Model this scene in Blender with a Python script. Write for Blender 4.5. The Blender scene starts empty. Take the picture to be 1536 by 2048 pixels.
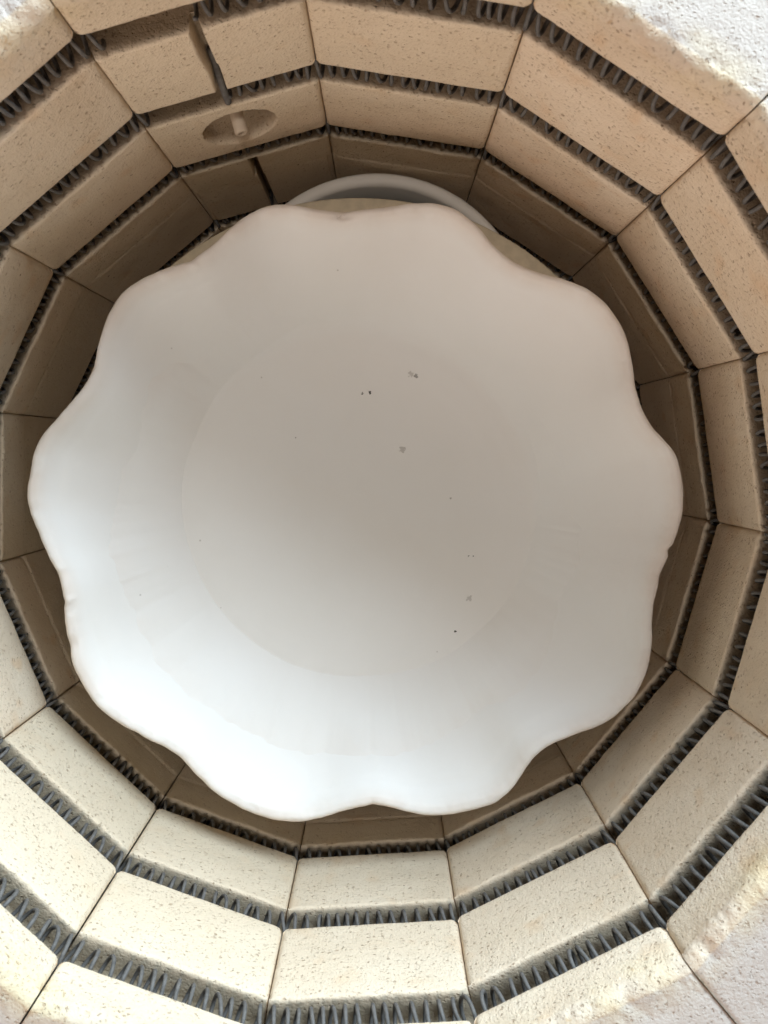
import bpy, math, random
import numpy as np
from mathutils import Vector, Matrix, noise

# ------------------------------------------------------------------ scene, camera, light
S = 0.23                                   # metres per kiln inner radius (to the corners)
sc = bpy.context.scene
col = sc.collection
rng = random.Random(7)

def rotvec(rv):
    rv = np.array(rv, float); t = np.linalg.norm(rv); k = rv / t
    K = np.array([[0, -k[2], k[1]], [k[2], 0, -k[0]], [-k[1], k[0], 0]])
    return np.eye(3) + math.sin(t) * K + (1 - math.cos(t)) * K @ K

F_PX = 1588.9                              # focal length in pixels of a 1536 x 2048 picture
RC = rotvec((0.0762, 0.0031, -0.0686))     # world -> camera
CAM = np.array((0.0796, 0.1535, 1.3674))   # in kiln radii above the rim
cam_d = bpy.data.cameras.new('camera')
cam_d.sensor_fit = 'HORIZONTAL'; cam_d.sensor_width = 36.0
cam_d.lens = 36.0 * F_PX / 1536.0
cam_d.clip_start = 0.01; cam_d.clip_end = 50
cam_d.dof.use_dof = True; cam_d.dof.focus_distance = 0.49; cam_d.dof.aperture_fstop = 20
cam = bpy.data.objects.new('camera', cam_d); col.objects.link(cam)
M = Matrix([list(r) for r in RC.T]).to_4x4()
M.translation = Vector(CAM * S)
cam.matrix_world = M
sc.camera = cam

world = bpy.data.worlds.new('World'); sc.world = world; world.use_nodes = True
bg = world.node_tree.nodes['Background']
bg.inputs['Color'].default_value = (1.0, 0.93, 0.86, 1); bg.inputs['Strength'].default_value = 0.012

def area(name, az, el, dist, w, h, power, color, target=(0, 0, -0.5)):
    d = bpy.data.lights.new(name, 'AREA'); d.shape = 'RECTANGLE'; d.size = w; d.size_y = h
    d.energy = power; d.color = color
    o = bpy.data.objects.new(name, d); col.objects.link(o)
    a, e = math.radians(az), math.radians(el)
    v = Vector((math.sin(a) * math.cos(e), math.cos(a) * math.cos(e), math.sin(e)))
    o.location = v * dist
    t = Vector(target) * S
    o.rotation_euler = (o.location - t).to_track_quat('Z', 'Y').to_euler()
    return o
area('window_light', 27, 20, 1.5, 1.5, 0.85, 58, (0.74, 0.895, 1.0))
area('overhead_fill', 20, 87, 1.6, 0.4, 0.4, 6.2, (1.0, 0.945, 0.89))  # unseen fill from above, added to lift the bowl
area('warm_fill', 200, 20, 1.5, 1.6, 0.7, 12.5, (1.0, 0.77, 0.64))  # added warm fill with no seen source, brightens far walls and bowl

sc.view_settings.view_transform = 'Standard'; sc.view_settings.look = 'None'
sc.view_settings.exposure = 0.2; sc.view_settings.gamma = 1.0
sc.cycles.max_bounces = 7; sc.cycles.diffuse_bounces = 6
sc.cycles.use_denoising = True
sc.cycles.use_adaptive_sampling = True; sc.cycles.adaptive_threshold = 0.03
sc.cycles.sample_clamp_indirect = 10

def ray(x, y):
    return RC.T @ np.array([(x - 768) / F_PX, -(y - 1024) / F_PX, -1.0])
def at_z(x, y, z):                         # point of the ray through a pixel at height z (in radii)
    d = ray(x, y)
    return CAM + d * (z - CAM[2]) / d[2]

# ------------------------------------------------------------------ materials
def new_mat(name):
    m = bpy.data.materials.new(name); m.use_nodes = True
    nt = m.node_tree; b = nt.nodes['Principled BSDF']
    return m, nt, b
def N(nt, t, **kw):
    n = nt.nodes.new(t)
    for k, v in kw.items():
        if k in n.inputs: n.inputs[k].default_value = v
        else: setattr(n, k, v)
    return n
def mathn(nt, op, a, b=None, c=None, clamp=False):
    n = nt.nodes.new('ShaderNodeMath'); n.operation = op; n.use_clamp = clamp
    for i, v in enumerate((a, b, c)):
        if v is None: continue
        if hasattr(v, 'links'): nt.links.new(v, n.inputs[i])
        else: n.inputs[i].default_value = v
    return n.outputs[0]
def ramp(nt, fac, p0, p1, c0=(0, 0, 0, 1), c1=(1, 1, 1, 1)):
    n = nt.nodes.new('ShaderNodeValToRGB')
    n.color_ramp.elements[0].position = p0; n.color_ramp.elements[0].color = c0
    n.color_ramp.elements[1].position = p1; n.color_ramp.elements[1].color = c1
    nt.links.new(fac, n.inputs[0]); return n.outputs[0]
def mix(nt, fac, a, b, mode='MIX'):
    n = nt.nodes.new('ShaderNodeMix'); n.data_type = 'RGBA'; n.blend_type = mode
    for key, v in ((0, fac), (6, a), (7, b)):
        if hasattr(v, 'links'): nt.links.new(v, n.inputs[key])
        else: n.inputs[key].default_value = v
    return n.outputs[2]
def bump(nt, h, strength, dist, prev=None):
    n = nt.nodes.new('ShaderNodeBump'); n.inputs['Strength'].default_value = strength
    n.inputs['Distance'].default_value = dist
    nt.links.new(h, n.inputs['Height'])
    if prev is not None: nt.links.new(prev, n.inputs['Normal'])
    return n.outputs[0]

def brick_material():
    m, nt, b = new_mat('insulating_firebrick'); L = nt.links.new
    pos = N(nt, 'ShaderNodeNewGeometry').outputs['Position']
    info = N(nt, 'ShaderNodeObjectInfo').outputs['Random']
    top = N(nt, 'ShaderNodeAttribute', attribute_name='top').outputs['Fac']
    edge = N(nt, 'ShaderNodeAttribute', attribute_name='edge').outputs['Fac']
    def noi(scale, detail=3, rough=.55):
        n = N(nt, 'ShaderNodeTexNoise', Scale=scale, Detail=detail, Roughness=rough)
        L(pos, n.inputs['Vector']); return n.outputs['Fac']
    n1 = noi(28, 2); n2 = noi(240, 3, .65); n3 = noi(800, 2, .6)
    base = mix(nt, ramp(nt, n1, .35, .68), (.775, .632, .48, 1), (.84, .708, .56, 1))
    base = mix(nt, ramp(nt, noi(60, 1), .60, .80), base, (.77, .57, .39, 1))
    base = mix(nt, mathn(nt, 'MULTIPLY', info, .75), base, (.71, .60, .45, 1))
    # sawn top of the bricks: paler and pinker, yellow stained along the lip
    base = mix(nt, top, base, (.64, .575, .525, 1))
    st = mathn(nt, 'MULTIPLY', edge, ramp(nt, n1, .42, .62), clamp=True)
    base = mix(nt, mathn(nt, 'MULTIPLY', st, .42), base, (.80, .65, .36, 1))
    base = mix(nt, mathn(nt, 'MULTIPLY', mathn(nt, 'MULTIPLY', edge, ramp(nt, n2, .60, .72)), .5), base, (.45, .27, .10, 1))
    # dark iron specks and open pores
    def cells(scale, r0, r1, keep):
        v = N(nt, 'ShaderNodeTexVoronoi', Scale=scale, Randomness=1.0)
        L(warp, v.inputs['Vector'])
        d = ramp(nt, v.outputs['Distance'], r0, r1, (1, 1, 1, 1), (0, 0, 0, 1))
        sep = nt.nodes.new('ShaderNodeSeparateColor'); L(v.outputs['Color'], sep.inputs[0])
        k = mathn(nt, 'GREATER_THAN', sep.outputs[0], keep)
        return mathn(nt, 'MULTIPLY', d, k)
    nn = N(nt, 'ShaderNodeTexNoise', Scale=600.0, Detail=2.0); L(pos, nn.inputs['Vector'])
    sc_ = nt.nodes.new('ShaderNodeVectorMath'); sc_.operation = 'SCALE'; sc_.inputs['Scale'].default_value = .0024
    wv = nt.nodes.new('ShaderNodeVectorMath'); wv.operation = 'ADD'
    L(nn.outputs['Color'], sc_.inputs[0]); L(pos, wv.inputs[0]); L(sc_.outputs[0], wv.inputs[1])
    sq = nt.nodes.new('ShaderNodeVectorMath'); sq.operation = 'MULTIPLY'; sq.inputs[1].default_value = (1, 1, 1.5)
    L(wv.outputs[0], sq.inputs[0]); warp = sq.outputs[0]
    s1 = cells(300, .13, .27, .60); s2 = cells(560, .15, .34, .50); s3 = cells(120, .05, .10, .70)
    base = mix(nt, mathn(nt, 'MULTIPLY', s1, .42), base, (.36, .20, .10, 1))
    base = mix(nt, mathn(nt, 'MULTIPLY', s2, .20), base, (.40, .25, .14, 1))
    base = mix(nt, mathn(nt, 'MULTIPLY', s3, .75), base, (.18, .09, .04, 1))
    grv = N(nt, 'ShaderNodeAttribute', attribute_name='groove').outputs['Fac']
    base = mix(nt, mathn(nt, 'MULTIPLY', grv, mathn(nt, 'MULTIPLY_ADD', n1, .5, .5)), base, (.30, .238, .168, 1))  # groove tint: oxide discoloration with shade painted into the colour
    st2 = nt.nodes.new('ShaderNodeVectorMath'); st2.operation = 'MULTIPLY'; st2.inputs[1].default_value = (14, 14, 420); L(pos, st2.inputs[0])
    sn = N(nt, 'ShaderNodeTexNoise', Scale=1.0, Detail=2.0); L(st2.outputs[0], sn.inputs['Vector'])
    base = mix(nt, mathn(nt, 'MULTIPLY', ramp(nt, sn.outputs['Fac'], .58, .72), .13), base, (.86, .76, .60, 1))
    base = mix(nt, mathn(nt, 'MULTIPLY', ramp(nt, sn.outputs['Fac'], .30, .44, (1, 1, 1, 1), (0, 0, 0, 1)), .09), base, (.58, .45, .31, 1))
    L(base, b.inputs['Base Color'])
    b.inputs['Roughness'].default_value = .95
    b.inputs['Specular IOR Level'].default_value = .15
    pits = mathn(nt, 'ADD', mathn(nt, 'MULTIPLY', s1, -1.0), mathn(nt, 'MULTIPLY', s2, -.6))
    bp = bump(nt, n3, .55, .0009)
    bp = bump(nt, mathn(nt, 'MULTIPLY', n2, mathn(nt, 'MULTIPLY_ADD', top, -.65, 1.0)), .42, .0013, bp)
    bp = bump(nt, pits, .7, .0010, bp)
    L(bp, b.inputs['Normal'])
    return m

def clay_material(name, c0, c1, specks=()):
    m, nt, b = new_mat(name); L = nt.links.new
    pos = N(nt, 'ShaderNodeNewGeometry').outputs['Position']
    def noi(scale, detail=3, rough=.55):
        n = N(nt, 'ShaderNodeTexNoise', Scale=scale, Detail=detail, Roughness=rough)
        L(pos, n.inputs['Vector']); return n.outputs['Fac']
    base = mix(nt, ramp(nt, noi(9, 3), .35, .68), c0, c1)
    tiny = N(nt, 'ShaderNodeTexVoronoi', Scale=62.0, Randomness=1.0); L(pos, tiny.inputs['Vector'])
    sep = nt.nodes.new('ShaderNodeSeparateColor'); L(tiny.outputs['Color'], sep.inputs[0])
    k = mathn(nt, 'MULTIPLY', ramp(nt, tiny.outputs['Distance'], .028, .05, (1, 1, 1, 1), (0, 0, 0, 1)), mathn(nt, 'GREATER_THAN', sep.outputs[0], .80))
    base = mix(nt, mathn(nt, 'MULTIPLY', k, .45), base, (.35, .31, .27, 1))
    wob = mathn(nt, 'SUBTRACT', noi(700, 2), .5) if specks else None
    for (p, r, c, f) in specks:
        r = r * .8
        vm = nt.nodes.new('ShaderNodeVectorMath'); vm.operation = 'DISTANCE'
        L(pos, vm.inputs[0]); vm.inputs[1].default_value = p
        dd = mathn(nt, 'ADD', vm.outputs['Value'], mathn(nt, 'MULTIPLY', wob, r * 2.6))
        base = mix(nt, mathn(nt, 'MULTIPLY', ramp(nt, mathn(nt, 'DIVIDE', dd, r * 2), .44, .52, (1, 1, 1, 1), (0, 0, 0, 1)), f), base, c)
    rim = N(nt, 'ShaderNodeAttribute', attribute_name='rim').outputs['Fac']
    nr = noi(38, 3)
    base = mix(nt, mathn(nt, 'MULTIPLY', rim, ramp(nt, nr, .30, .62, (.2, .2, .2, 1), (.7, .7, .7, 1))), base, (.80, .70, .625, 1))
    L(base, b.inputs['Base Color'])
    b.inputs['Roughness'].default_value = .62
    b.inputs['Specular IOR Level'].default_value = .25
    bp = bump(nt, noi(520, 3), .10, .0005)
    bp = bump(nt, noi(60, 4), .22, .0014, bp)
    bp = bump(nt, mathn(nt, 'MULTIPLY', rim, ramp(nt, nr, .42, .56)), .5, .0012, bp)
    L(bp, b.inputs['Normal'])
    return m

def plain(name, color, rough, metallic=0.0, bscale=900, bs=.4, var=.2):
    m, nt, b = new_mat(name); L = nt.links.new
    pos = N(nt, 'ShaderNodeNewGeometry').outputs['Position']
    n = N(nt, 'ShaderNodeTexNoise', Scale=bscale * .25, Detail=3.0); L(pos, n.inputs['Vector'])
    dark = tuple(c * (1 - var) for c in color) + (1,); lite = tuple(min(1, c * (1 + var)) for c in color) + (1,)
    L(mix(nt, ramp(nt, n.outputs['Fac'], .3, .7), dark, lite), b.inputs['Base Color'])
    n2 = N(nt, 'ShaderNodeTexNoise', Scale=bscale, Detail=3.0); L(pos, n2.inputs['Vector'])
    L(bump(nt, n2.outputs['Fac'], bs, .0004), b.inputs['Normal'])
    b.inputs['Roughness'].default_value = rough; b.inputs['Metallic'].default_value = metallic
    return m

MAT = {}
MAT['brick'] = brick_material()
MAT['wire'] = plain('oxidised_element_wire', (.128, .121, .115), .65, 0.0, 1500, .5, .25)
MAT['steel'] = plain('stainless_jacket', (.55, .55, .54), .35, 1.0, 120, .05, .05)
MAT['shelf'] = plain('kiln_shelf', (.66, .57, .42), .9, 0.0, 700, .5, .08)
MAT['tube'] = plain('porcelain_tube', (.60, .50, .39), .7, 0.0, 700, .1, .04)

# ------------------------------------------------------------------ mesh helpers
def link(name, verts, faces, mat, parent=None, smooth=True, origin=None):
    me = bpy.data.meshes.new(name)
    v = np.asarray(verts, float)
    o3 = np.zeros(3) if origin is None else np.asarray(origin, float)
    me.from_pydata((v - o3).tolist(), [], faces); me.update()
    if smooth: me.polygons.foreach_set('use_smooth', [True] * len(me.polygons))
    me.materials.append(mat)
    o = bpy.data.objects.new(name, me); col.objects.link(o)
    o.location = o3 if parent is None else o3 - np.array(parent.location)
    if parent is not None: o.parent = parent
    return o
def tag(o, label, cat, group=None):
    o['label'] = label; o['category'] = cat
    if group: o['group'] = group
def grid_faces(nu, nv, wrap_u=False, base=0, flip=False):
    f = []
    for i in range(nu if wrap_u else nu - 1):
        for j in range(nv - 1):
            a, b_ = base + i * nv + j, base + ((i + 1) % nu) * nv + j
            q = (a, b_, b_ + 1, a + 1)
            f.append(q[::-1] if flip else q)
    return f
def sstep(a, b, x):
    t = min(1.0, max(0.0, (x - a) / (b - a))); return t * t * (3 - 2 * t)
def nz(x, y, z, s): return noise.noise(Vector((x * s, y * s, z * s)))

# ------------------------------------------------------------------ the kiln
NS = 15
A0 = -31.30                                 # azimuth (clockwise from +Y) of the corner before facet 0
HALF = math.radians(180 / NS)
APO = S * math.cos(HALF); W2 = S * math.sin(HALF)
DEPTH = 0.272 * S
Z_RING = -0.985 * S; Z_FLOOR = -1.50 * S
GRV = [(-0.1183, -0.2031), (-0.4538, -0.5314), (-0.7845, -0.8506)]   # upper and lower lips
GRV = [(a * S, b * S) for a, b in GRV]
GRV_LOW = (-1.275 * S, -1.350 * S)               # groove of the lower course
GD = 0.019                                  # groove depth
GAP = 0.00035

kiln = bpy.data.objects.new('electric_kiln', None); col.objects.link(kiln)
kiln.location = (0, 0, Z_FLOOR - .06)
tag(kiln, 'open top-loading electric kiln lined with cream firebrick and grooved coil elements', 'kiln')

def facet_frame(i):
    th = math.radians(A0) + (2 * i + 1) * HALF
    n = np.array([math.sin(th), math.cos(th), 0.0])        # outward
    t = np.array([math.cos(th), -math.sin(th), 0.0])       # clockwise along the wall
    return n, t

def profile():
    """(kind, z, depth) samples from the bottom of the upper brick to the back of its top."""
    P = []
    def face(z0, z1, step=.0017):
        k = max(2, int(abs(z1 - z0) / step))
        for q in range(k + 1): P.append(('f', z0 + (z1 - z0) * q / k, 0.0))
    z = Z_RING + .0004
    for g in (2, 1, 0):
        zu, zl = GRV[g]
        face(z, zl - .0014)
        for d in (.0003, .0010): P.append(('l%d' % g, zl - .0014 + (.0007 if d < .0005 else .0012), d))
        for q in (.0028, .006, .010, .014, GD - .003): P.append(('l%d' % g, zl - .0002 - q * .06, q))
        P.append(('b%d' % g, zl + .0018, GD - .0006)); P.append(('b%d' % g, zl * .5 + zu * .5, GD)); P.append(('b%d' % g, zu - .0018, GD - .0006))
        for q in (GD - .003, .014, .010, .006, .0028): P.append(('u%d' % g, zu, q))
        for d in (.0009, .0003): P.append(('u%d' % g, zu + (.0002 if d > .0005 else .0007), d))
        z = zu + .0011
    face(z, -.0065)
    for q in range(1, 8):                                  # worn top lip
        a = q / 8 * math.pi / 2
        P.append(('r', -.0065 + .0065 * math.sin(a), .0065 * (1 - math.cos(a))))
    k = 30
    for q in range(k + 1): P.append(('t', 0.0, .0065 + (DEPTH - .0065) * q / k))
    return P
PROF = profile()

def make_brick(i):
    n, t = facet_frame(i)
    el = (i == 0)                                          # the terminal brick
    nu = 150 if el else 72
    us = []
    for q in range(nu + 1):
        x = -1 + 2 * q / nu
        us.append(math.copysign(abs(x) ** .88 if False else abs(x), x))
    hw = W2 - GAP
    rad = rng.uniform(-.0004, .0006)
    rise = rng.uniform(-.0005, .0006)
    prof = PROF
    if el:                                                 # finer rows where the tube recess is
        prof = []
        for a, b_ in zip(PROF[:-1], PROF[1:]):
            prof.append(a)
            if a[0] == b_[0] == 'f': prof.append(('f', (a[1] + b_[1]) / 2, 0.0))
        prof.append(PROF[-1])
    V = []; T = []; E = []; G = []
    zrec = (GRV[1][1] + GRV[2][0]) / 2 + .001
    for uu in us:
        u0 = uu * hw
        e = hw - abs(u0)
        for (k, z, d) in prof:
            seed = (u0 + i * 1.7)
            # rounded brick corners where a groove meets the joint
            if k[0] in 'flu':
                rc = .0032
                cr = rc - math.sqrt(max(0, rc * rc - max(0, rc - e) ** 2)) if e < rc else 0
                if k[0] == 'u': z = z + cr
                elif k[0] == 'l': z = z - cr * .2
                else:
                    for zu, zl in GRV:
                        if 0 <= z - zu < .012: z = z + cr * (1 - (z - zu) / .012)
                        elif 0 <= zl - z < .010: z = z - cr * .2 * (1 - (zl - z) / .010)
            dd = d; stain_shade = 0.0  # slot and recess tint: scorch plus painted-in shade
            if k[0] in 'frt':
                ch = .0026 * (1 + .5 * nz(i * 3.1 + (5 if u0 > 0 else 0), z, 2, 90) + .4 * nz(i, z, 6 if u0 > 0 else 9, 380))
                if k[0] == 'f' and e < ch: dd += (ch - e) ** 2 / ch * .55
            if k[0] == 'f':
                dd += nz(seed, z, 0, 60) * .00035 + nz(seed, z, 3, 300) * .00012
            if k[0] == 'u':
                zz = nz(seed, z * .1, 5, 420) * .00045 + nz(seed, z * .1, 9, 120) * .00035
                z += zz * (1 if d < .002 else .15)
            if k[0] == 'l':
                zz = nz(seed, z * .1, 15, 160) * .0008 + nz(seed, z * .1, 19, 500) * .0004
                z += zz * (1 if d < .0012 else .25 if d < .003 else .08)
            if k[0] == 'r' or (k[0] == 't' and d < .022) or (k[0] == 'f' and z > -.012):
                w = 1 if k[0] == 'r' else (1 - (d - .0065) / .0155 if k[0] == 't' else (z + .012) / .0055)
                w = max(0, min(1, w))
                c1 = noise.noise(Vector((seed * 95, z * 90, d * 90)))
                c2 = noise.noise(Vector((seed * 330, z * 330, d * 330 + 7)))
                amt = (c1 * .0007 + c2 * .00045 + max(0, c1 - .30) * .0022 + max(0, c2 - .30) * .0016) * w
                if k[0] == 'f': dd += amt * .6
                else:
                    z -= amt; dd += amt * .4
            if k[0] == 't':
                z += nz(seed, d, 0, 45) * .0002 + nz(seed, d, 4, 330) * .0001 - max(0, nz(seed, d, 8, 480) - .30) * .0014
                if e < .0012: z -= (.0012 - e) * .6
            if el and k[0] == 'f':
                # vertical slots for the element leads
                for (za, zb, dep) in ((GRV[0][1], GRV[1][0], .0110), (GRV[2][1], Z_RING - .01, .0120)):
                    if zb - .003 < z < za + .003:
                        uc = -.001 + nz(0, z, 1, 40) * .0012
                        x = u0 - uc
                        s = (1 - sstep(.0015, .0022, x)) if x > 0 else (1 - sstep(.0010, .0046, -x)) ** 1.5
                        dd = max(dd, dep * s); stain_shade = max(stain_shade, s)
                        # softened corner of the left half
                    # end
                x, y = u0 + .001, z - zrec
                rr = math.hypot(x / .0205, y / .0185)
                if rr < 1.12:
                    s = 1 - sstep(.90, 1.06, rr + nz(seed, z, 12, 200) * .03)
                    slope = .0055 + .011 * sstep(-.0185, .012, y)
                    dd = max(dd, slope * s); stain_shade = max(stain_shade, s)
            if el and k[0] in 'lu' and k[1] in '01' and d < .009:
                x = u0 + .001
                if k == 'u1' or k == 'l0':
                    s = (1 - sstep(.0015, .0024, x)) if x > 0 else (1 - sstep(.0010, .0046, -x)) ** 1.5
                    dd = max(dd, .0085 * s)
            uw = u0 * (W2 + dd * math.tan(HALF)) / W2
            p = n * (APO + dd + rad) + t * uw
            V.append((p[0], p[1], z + rise))
            G.append(1.0 if k[0] == 'b' else (min(1, d / .005) if k[0] in 'lu' else stain_shade))
            T.append(1.0 if k[0] == 't' else (.2 if k[0] == 'r' else 0))
            if k[0] == 'r': E.append(1.0)
            elif k[0] == 't': E.append(max(0, 1 - (d - .0065) / .011))
            elif k[0] == 'f': E.append(max(0, 1 + (z + .0065) / .012) if z > -.0185 else 0)
            else: E.append(0)
    np_ = len(prof)
    faces = grid_faces(nu + 1, np_)
    # sides, back and bottom
    for side, row in ((0, 0), (1, nu)):
        b0 = len(V)
        sgn = -1 if side == 0 else 1
        for j, (k, z, d) in enumerate(prof):
            p = n * (APO + DEPTH) + t * sgn * (hw + DEPTH * math.tan(HALF))
            V.append((p[0], p[1], V[row * np_ + j][2])); T.append(0); E.append(0); G.append(0)
        for j in range(np_ - 1):
            if prof[j][0] == 't': continue
            q = (row * np_ + j, row * np_ + j + 1, b0 + j + 1, b0 + j)
            faces.append(q if side == 0 else q[::-1])
        if side == 0: sl = b0
        else: sr = b0
    jt = max(j for j in range(np_) if prof[j][0] == 'r')
    faces.append((sl, sl + jt, sr + jt, sr))
    faces.append(tuple(range(0, nu * np_ + 1, np_))[::-1] + (sl, sr))
    ctr = n * (APO + DEPTH / 2); ctr[2] = Z_RING
    o = link('brick', V, faces, MAT['brick'], kiln, True, ctr)
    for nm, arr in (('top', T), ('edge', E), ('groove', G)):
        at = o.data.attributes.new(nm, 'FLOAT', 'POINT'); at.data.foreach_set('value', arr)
    o.data.set_sharp_from_angle(angle=math.radians(55))
    return o
for i in range(NS): make_brick(i)

def make_low_brick(i):                                     # plain lower course below the ring joint
    n, t = facet_frame(i)
    nu = 110 if i == 0 else 24
    V = []; G = []
    z0, z1 = Z_FLOOR, Z_RING - .0004
    zu, zl = GRV_LOW
    rows = [(z0, .0012)] + [(z0 + (zl - z0) * q / 6, 0) for q in range(1, 6)] + [(zl - .0006, 0), (zl, .001), (zl, .006), (zl, GD - .002), (zl + .002, GD), (zu - .002, GD), (zu, GD - .002), (zu, .006), (zu, .001), (zu + .0006, 0)]
    rows += [(zu + (z1 - zu) * q / 26, 0) for q in range(1, 26)] + [(z1, .0012)]
    nv = len(rows) - 1
    rad = rng.uniform(-.0003, .0007)
    hw = W2 - GAP
    for q in range(nu + 1):
        u0 = (-1 + 2 * q / nu) * hw; e = hw - abs(u0)
        for (z, d0) in rows:
            st = min(1, d0 / .005)  # tint grows with groove depth, shade painted over the oxide tone
            dd = d0 + nz(u0 + i * 1.7, z, 2, 60) * .0004
            if e < .0028: dd += .0010
            if i == 0 and z > zl:
                x = u0 + .001
                s = (1 - sstep(.0013, .0024, abs(x)))
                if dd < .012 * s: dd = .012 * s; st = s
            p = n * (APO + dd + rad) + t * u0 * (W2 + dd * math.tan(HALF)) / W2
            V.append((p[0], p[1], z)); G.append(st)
    faces = grid_faces(nu + 1, nv + 1)
    b0 = len(V)
    for sgn in (-1, 1):
        for z in (z0, z1):
            p = n * (APO + DEPTH) + t * sgn * (hw + DEPTH * math.tan(HALF)); V.append((p[0], p[1], z)); G.append(0)
    m = nv + 1
    faces += [tuple(range(0, m)) + (b0 + 1, b0), tuple(range(nu * m + nv, nu * m - 1, -1)) + (b0 + 2, b0 + 3),
              (b0, b0 + 1, b0 + 3, b0 + 2), tuple(range(nv, (nu + 1) * m, m)) + (b0 + 3, b0 + 1)]
    ctr = n * (APO + DEPTH / 2); ctr[2] = Z_FLOOR
    o = link('brick', V, faces, MAT['brick'], kiln, True, ctr)
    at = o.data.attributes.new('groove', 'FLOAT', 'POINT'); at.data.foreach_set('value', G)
    o.data.set_sharp_from_angle(angle=math.radians(40))
for i in range(NS): make_low_brick(i)

def ngon_prism(name, r_in, r_out, z0, z1, mat, parent):
    V = []; F = []
    for i in range(NS):
        th = math.radians(A0) + 2 * i * HALF
        for r in ((r_in, r_out) if r_in else (r_out,)):
            for z in (z0, z1): V.append((r * math.sin(th), r * math.cos(th), z))
    k = 4 if r_in else 2
    for i in range(NS):
        a, b_ = i * k, ((i + 1) % NS) * k
        if r_in:
            F += [(a, a + 1, b_ + 1, b_), (a + 2, b_ + 2, b_ + 3, a + 3), (a + 1, a + 3, b_ + 3, b_ + 1), (a, b_, b_ + 2, a + 2)]
        else: F += [(a, b_, b_ + 1, a + 1)]
    if not r_in:
        F += [tuple(range(1, NS * 2, 2))[::-1], tuple(range(0, NS * 2, 2))]
    return link(name, V, F, mat, parent, False, (0, 0, z0))
RO = (APO + DEPTH) / math.cos(HALF)
ngon_prism('floor_slab', None, RO - .0005, Z_FLOOR - .06, Z_FLOOR - .0012, MAT['brick'], kiln)
ngon_prism('steel_jacket', RO + .0006, RO + .0022, Z_FLOOR - .058, -.004, MAT['steel'], kiln)  # unseen outer jacket, added to stop light leaking through the brick joints

# coiled heating elements, one in each groove
CR, WR = .0076, .00105
def tube_mesh(path, frames_r, sides=6):
    V = []; F = []
    n_ = len(path)
    path = [Vector(p) for p in path]
    up = Vector((0, 0, 1)); prev = None
    for i, p in enumerate(path):
        tg = (path[min(i + 1, n_ - 1)] - path[max(i - 1, 0)]).normalized()
        if prev is None:
            a = tg.cross(up)
            if a.length < 1e-3: a = tg.cross(Vector((1, 0, 0)))
        else:
            a = prev - tg * prev.dot(tg)
        a.normalize(); b_ = tg.cross(a); prev = a
        for s in range(sides):
            w = 2 * math.pi * s / sides
            V.append(tuple(p + (a * math.cos(w) + b_ * math.sin(w)) * frames_r))
    for i in range(n_ - 1):
        for s in range(sides):
            a, b_ = i * sides + s, i * sides + (s + 1) % sides
            F.append((a, b_, b_ + sides, a + sides))
    F.append(tuple(range(sides))[::-1]); F.append(tuple(range((n_ - 1) * sides, n_ * sides)))
    return V, F
def coil(g, sag):
    zu, zl = (GRV + [GRV_LOW])[g]
    r_apo = APO + .0086
    # run clockwise from just right of the slot in the terminal brick round to its left end
    th0, th1 = math.radians(A0) + HALF, math.radians(A0) + 2 * math.pi + HALF * .16
    if g >= 2: th0 = math.radians(A0) + .02
    path = []; ph = rng.random() * 6; th = th0
    per = 18
    while th < th1:
        f = ((th - math.radians(A0)) / (2 * HALF)) % 1.0
        off = (f - .5) * 2 * HALF
        r = r_apo / math.cos(off)
        r -= .0022 * sstep(.36, .5, abs(f - .5))              # cuts the corner
        pitch = .0067 * (1 + .40 * nz(th * 6, g * 9, 0, 1.0) + .42 * nz(th * 21, g * 5, 3, 1.0))
        if sag:
            for (a_, w_, am) in sag:
                r -= am * math.exp(-((math.degrees(th) - a_) / w_) ** 2)
        jr = CR * (1 + .05 * nz(th * 40, g, 7, 1.0))
        zc = zl + CR + WR + .0004 + .0006 * nz(th * 9, g, 2, 1.0)
        tilt = .0040 * nz(th * 30, 4, g, 1.0)
        rr = r + jr * math.cos(ph); z = zc + jr * math.sin(ph)
        thx = th + tilt * math.sin(ph) / r
        path.append((rr * math.sin(thx), rr * math.cos(thx), z))
        th += pitch / per / r; ph += 2 * math.pi / per
    V, F = tube_mesh(path, WR, 7)
    o = link('heating_element', V, F, MAT['wire'], kiln, True)
    return o
coil(0, []); coil(1, [(213, 2.0, .001)]); coil(2, [(218.5 - 2, 3.0, .0035)]); coil(3, [])

# element lead lying in the slot of the terminal brick
n0, t0 = facet_frame(0)
pts = []
for q in range(24):
    f = .50 + .5 * q / 23
    z = GRV[0][1] + .006 + (GRV[1][1] + .003 - GRV[0][1] - .006) * f
    d = .0085 - .0075 * sstep(.62, 1, f)
    u = -.0005 + .0008 * math.sin(f * 5)
    p = n0 * (APO + d) + t0 * u
    pts.append((p[0], p[1], z))
V, F = tube_mesh(pts, .0019, 10)
link('element_lead', V, F, MAT['wire'], kiln)
# porcelain sensor tube in its round recess
zrec = (GRV[1][1] + GRV[2][0]) / 2 + .001
V = []; F = []
prof_t = [(.018, .0038), (-.0050, .0038), (-.0058, .0032), (-.0061, .0018), (-.0050, .0016), (.006, .0016)]
for s in range(20):
    w = 2 * math.pi * s / 20
    for d, r in prof_t:
        p = n0 * (APO + d) + t0 * (-.0005 + r * math.cos(w)); V.append((p[0], p[1], zrec + .0055 + r * math.sin(w)))
F = grid_faces(20, len(prof_t), True)
link('sensor_tube', V, F, MAT['tube'], kiln)

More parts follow.
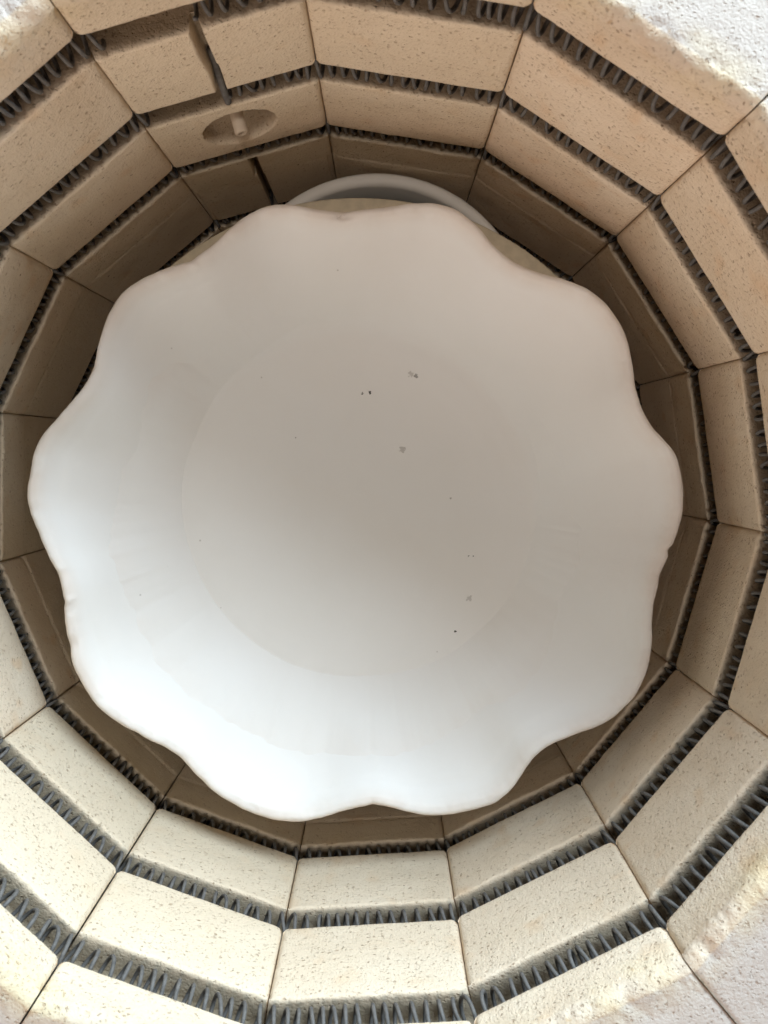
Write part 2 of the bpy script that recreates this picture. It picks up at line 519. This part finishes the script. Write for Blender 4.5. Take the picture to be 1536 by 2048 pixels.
# ------------------------------------------------------------------ shelf, posts and the small bowl under it
Z_SHELF = -0.955 * S
SHC = np.array([.0165, .0140]) * S; SHR = .857 * S; SHT = .052 * S
V = []; nseg = 120
sp = [(0, 0), (.5, 0), (.93, 0), (.992, 0), (.998, -.0010), (1, -.0025), (1, -SHT + .0025), (.998, -SHT + .001), (.992, -SHT), (.5, -SHT), (0.0, -SHT)]
for s in range(nseg):
    w = 2 * math.pi * s / nseg
    for r, z in sp:
        k = 1 + (.0012 * noise.noise(Vector((math.cos(w) * 9, math.sin(w) * 9, z * 200))) if r > .95 else 0)
        V.append((SHC[0] + SHR * r * k * math.cos(w), SHC[1] + SHR * r * k * math.sin(w), Z_SHELF + z))
shelf = link('kiln_shelf', V, grid_faces(nseg, len(sp), True), MAT['shelf'], None, True, (SHC[0], SHC[1], Z_SHELF - SHT))
shelf.data.set_sharp_from_angle(angle=math.radians(50))
tag(shelf, 'round cream kiln shelf carrying the big scalloped bowl', 'kiln shelf')

for a_ in (175, 65, 290):
    th = math.radians(a_)
    c = np.array([SHC[0] + .62 * S * math.sin(th), SHC[1] + .62 * S * math.cos(th)])
    V = []; h = (Z_SHELF - SHT - .0003) - (Z_FLOOR - .0012)
    pp = [(0, 0), (.014, 0), (.015, .001), (.015, h - .001), (.014, h), (0, h)]
    for s in range(6):
        w = 2 * math.pi * s / 6
        for r, z in pp: V.append((c[0] + r * math.cos(w), c[1] + r * math.sin(w), Z_FLOOR - .0012 + z))
    o = link('kiln_post', V, grid_faces(6, len(pp), True), MAT['shelf'], None, False, (c[0], c[1], Z_FLOOR - .0012))
    tag(o, 'stubby hexagonal kiln post standing under the round shelf', 'kiln post', 'kiln posts under the shelf')

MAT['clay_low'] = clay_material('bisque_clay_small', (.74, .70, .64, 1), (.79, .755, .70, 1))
def lathe(name, prof, c, z0, mat, nseg=96, parent=None):
    V = []
    for s in range(nseg):
        w = 2 * math.pi * s / nseg
        for r, z in prof: V.append((c[0] + r * math.cos(w), c[1] + r * math.sin(w), z0 + z))
    return link(name, V, grid_faces(nseg, len(prof), True), mat, parent, True, (c[0], c[1], z0))
h = (Z_SHELF - SHT - .0012) - (Z_FLOOR - .0012)
r_ = .460 * S
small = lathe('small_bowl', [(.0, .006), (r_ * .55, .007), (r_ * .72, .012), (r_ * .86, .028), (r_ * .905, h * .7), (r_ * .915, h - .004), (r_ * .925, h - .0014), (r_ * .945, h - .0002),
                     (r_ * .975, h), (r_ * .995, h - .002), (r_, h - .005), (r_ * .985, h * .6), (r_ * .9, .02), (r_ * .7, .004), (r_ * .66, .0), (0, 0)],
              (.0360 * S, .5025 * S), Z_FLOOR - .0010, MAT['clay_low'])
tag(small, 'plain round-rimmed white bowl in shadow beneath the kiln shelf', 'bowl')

# ------------------------------------------------------------------ the scalloped bowl
OUT = [(380,518),(408,500),(437,474),(461,450),(489,427),(521,411),(554,404),(586,405),(610,412),(640,417),(687,419),(723,417),(767,411),(804,406),(836,403),(864,402),(901,409),(925,423),(953,445),(977,474),(998,498),
 (1030,522),(1060,537),(1100,548),(1136,558),(1176,574),(1211,600),(1241,640),(1259,681),(1269,725),(1274,774),(1288,818),(1307,853),(1329,877),(1354,905),(1367,945),(1372,989),(1369,1033),(1360,1068),(1348,1092),(1343,1112),(1325,1156),(1312,1204),(1307,1248),
 (1308,1285),(1305,1320),(1295,1355),(1278,1392),(1253,1420),(1223,1445),(1188,1462),(1148,1476),(1113,1489),(1083,1507),(1063,1527),(1043,1560),(1018,1595),(988,1615),(948,1626),(903,1635),(863,1637),(828,1634),(798,1625),(768,1616),
 (720,1619),(680,1629),(640,1642),(595,1650),(545,1645),(505,1632),(465,1615),(425,1590),(395,1560),(360,1522),(320,1495),(275,1475),(235,1452),(200,1425),(165,1385),(142,1335),(132,1290),(126,1255),(123,1218),(121,1187),(110,1147),(90,1112),(70,1064),(53,1024),(47,989),(56,936),(64,897),(79,868),(108,837),
 (155,785),(172,758),(184,730),(188,705),(193,681),(207,637),(222,604),(246,576),(281,554),(325,536)]
Z_RIM = -0.625 * S
Z_IN = -0.918 * S                                           # inside floor of the bowl
BC = at_z(712, 1022, Z_RIM / S)[:2] * S
def outline(zfun=None):
    res = []
    for x, y in OUT:
        z = Z_RIM
        for it in range(3):
            p = at_z(x, y, z / S) * S
            dx, dy = p[0] - BC[0], p[1] - BC[1]
            r = math.hypot(dx, dy)
            val = min(1, max(0, (.190 - r) / .016))          # 1 in a valley, 0 on a lobe
            z = Z_RIM + (.0055 * val - .0015)
        res.append((math.atan2(dy, dx), r, z))
    res.sort(); return res
OL = outline()
NA = 720
ang = np.linspace(-math.pi, math.pi, NA, endpoint=False)
oa = np.array([o[0] for o in OL]); orr = np.array([o[1] for o in OL]); oz = np.array([o[2] for o in OL])
def per(v):
    x = np.concatenate([oa - 2 * math.pi, oa, oa + 2 * math.pi]); y = np.concatenate([v] * 3)
    f = np.interp(ang, x, y)
    k = np.exp(-(np.arange(-6, 7) / 3.0) ** 2); k /= k.sum()
    return np.convolve(np.concatenate([f[-6:], f, f[:6]]), k, 'valid')
RR, RZ = per(orr) + .0010, per(oz)
R0 = float(RR.mean())
RF = .556 * S                                               # radius where the floor turns up
FC = at_z(708, 1032, Z_IN / S)[:2] * S                      # centre of the floor
def bowl_z(t, zr):
    """inside height along the normalised radius t, ending at the rim height zr"""
    tf = RF / R0
    t0_ = tf * .92
    if t <= t0_: return Z_IN - .0010 * (1 - (t / t0_) ** 2)
    H = zr - Z_IN
    x = (t - t0_) / (1 - t0_)
    # tight cove, then a nearly straight flare, flattening into the rim
    c_ = .24
    y = (x * x / (2 * c_) if x < c_ else x - c_ / 2) * 1.05 / (1 - c_ / 2)
    y = min(y, 1.05)
    y = y - .05 * sstep(.75, 1.0, x)
    return Z_IN + H * y
ts = [0.0, .05, .1, .2, .3, .4, .48] + [.50 + .01 * q for q in range(46)] + [.955, .96, .965, .97, .975, .98]
NICKS = []                                                  # small chips and folds pressed into the lip
for (x, y, wd, dr, dz) in ((1346, 1103, .9, .0014, .0012), (1330, 1150, 2.2, .0004, .0016), (148, 1290, 1.6, .0002, .0016), (126, 1205, .8, .0012, -.0016), (108, 1140, .9, .0004, -.0012),
                           (682, 424, 3.0, .0, .0030), (590, 1645, 2.0, .0004, -.0012), (745, 1617, 1.4, .0006, .0012), (380, 520, 1.2, .0010, -.0018), (270, 1473, 1.6, .0006, .0012), (1010, 1600, 1.2, .0005, -.0010)):
    p = at_z(x, y, Z_RIM / S) * S
    NICKS.append((math.atan2(p[1] - BC[1], p[0] - BC[0]), math.radians(wd * .8), dr, dz * .7))
TH = .0085
V = []; RIM = []
for i, a in enumerate(ang):
    ca, sa = math.cos(a), math.sin(a)
    rr, zr = RR[i], RZ[i]
    lip = TH * (1 + .18 * noise.noise(Vector((ca * 4, sa * 4, 1.0))) + .10 * noise.noise(Vector((ca * 17, sa * 17, 2.0))))
    dent = .0012 * noise.noise(Vector((ca * 14, sa * 14, 5.0))) + .0005 * noise.noise(Vector((ca * 38, sa * 38, 8.0)))
    ndr = ndz = 0.0
    for (na, nw, dr, dz) in NICKS:
        q = math.exp(-(((a - na + math.pi) % (2 * math.pi) - math.pi) / nw) ** 2)
        ndr += dr * q; ndz += dz * q
    colm = []
    for t in ts:
        w = sstep(.66, .985, t)
        r = t * (R0 + (rr - R0) * w) - ndr * sstep(.95, .98, t)
        zb = bowl_z(t, Z_RIM) * (1 - w) + bowl_z(t, zr) * w
        cw = 1 - sstep(.68, .98, t)
        cx, cy = BC[0] * (1 - cw) + FC[0] * cw, BC[1] * (1 - cw) + FC[1] * cw
        zb += .00007 * math.sin(t * 95 + .6 * math.sin(a)) * sstep(.2, .4, t)      # throwing rings
        zb += .0006 * noise.noise(Vector((ca * t * 5, sa * t * 5, 3.0)))
        arc = max(0, math.cos(a - .75)) ** .5
        zb -= .00045 * arc * math.exp(-((t - .82 - .01 * math.sin(a * 3)) / .006) ** 2) - .0003 * arc * math.exp(-((t - .835 - .01 * math.sin(a * 3)) / .01) ** 2)
        if t > .93: zb += dent * (t - .93) / .05
        zb -= ndz * sstep(.955, .982, t)
        bead = .0015 * (1 + .9 * noise.noise(Vector((ca * 5, sa * 5, 11.0))))
        zb += bead * (math.exp(-((t - .965) / .012) ** 2) - .8 * math.exp(-((t - .925 - .012 * noise.noise(Vector((ca * 8, sa * 8, 4.0)))) / .012) ** 2))
        zb += .0008 * max(0, noise.noise(Vector((ca * 22 + t * 30, sa * 22, 14.0))) - .25) * sstep(.945, .97, t)
        colm.append((cx + r * ca, cy + r * sa, zb))
    # rounded lip
    xi, yi, zi = colm[-1]; ri = math.hypot(xi - BC[0], yi - BC[1])
    run = rr - ndr - ri
    for q in range(1, 10):
        b_ = q / 9 * math.pi
        r = ri + (run) * math.sin(b_) if q <= 4 else ri - .004 * (q - 4.5) / 4.5 + (run) * math.sin(b_)
        z = zi - lip * (1 - math.cos(b_)) / 2 + .0008 * math.sin(b_)
        colm.append((BC[0] + r * ca, BC[1] + r * sa, z))
    # outside down to the foot
    zb_ = Z_SHELF + .0004
    for q, (tt, zz) in enumerate([(.93, .80), (.86, .64), (.78, .45), (.70, .26), (.64, .13), (.60, .05), (.57, .012), (.55, .0), (.3, .0), (0.0, .0)]):
        w = sstep(.66, .985, tt); r = tt * (R0 + (rr - R0) * w) - (.003 if q < 4 else 0)
        ztop = zi - lip
        colm.append((BC[0] + r * ca, BC[1] + r * sa, zb_ + (ztop - zb_) * zz))
    V += colm
    RIM += [sstep(.93, .985, t) for t in ts] + [1.0] * 9 + [.6, .3] + [0.0] * 8
nv = len(V) // NA
def spot(x, y, z=None): 
    return tuple(at_z(x, y, (Z_IN if z is None else z) / S) * S)
DK = (.05, .045, .04, 1); GR = (.42, .39, .36, 1)
specks = [(spot(724, 787), .0012, DK, .9), (spot(740, 785), .0012, DK, .95), (spot(822, 748), .0022, GR, .5), (spot(832, 752), .0016, (.2, .18, .16, 1), .7), (spot(591, 875), .0010, (.2, .17, .15, 1), .7),
          (spot(805, 898), .0028, GR, .6), (spot(937, 1112), .0009, DK, .85), (spot(947, 1112), .0007, DK, .8), (spot(938, 1197), .0026, GR, .5), (spot(1005, 1222), .0009, DK, .7),
          (spot(998, 1248), .0008, DK, .8), (spot(911, 1263), .0011, DK, .95), (spot(901, 997), .0010, GR, .8), (spot(993, 775, -.86 * S), .0009, DK, .6),
          (spot(680, 430, Z_RIM), .0030, (.30, .28, .27, 1), .6), (spot(232, 662, -.76 * S), .0022, GR, .5), (spot(1327, 1110, Z_RIM), .0016, (.2, .19, .18, 1), .8), (spot(366, 806, -.83 * S), .0016, GR, .4)]
MAT['clay'] = clay_material('white_bisque', (.87, .845, .815, 1), (.90, .88, .86, 1), specks)
bowl = link('scalloped_bowl', V, grid_faces(NA, nv, True), MAT['clay'], None, True, (BC[0], BC[1], Z_SHELF + .0004))
at = bowl.data.attributes.new('rim', 'FLOAT', 'POINT'); at.data.foreach_set('value', RIM)
tag(bowl, 'wide white unglazed clay bowl with wavy scalloped rim inside the kiln', 'bowl')
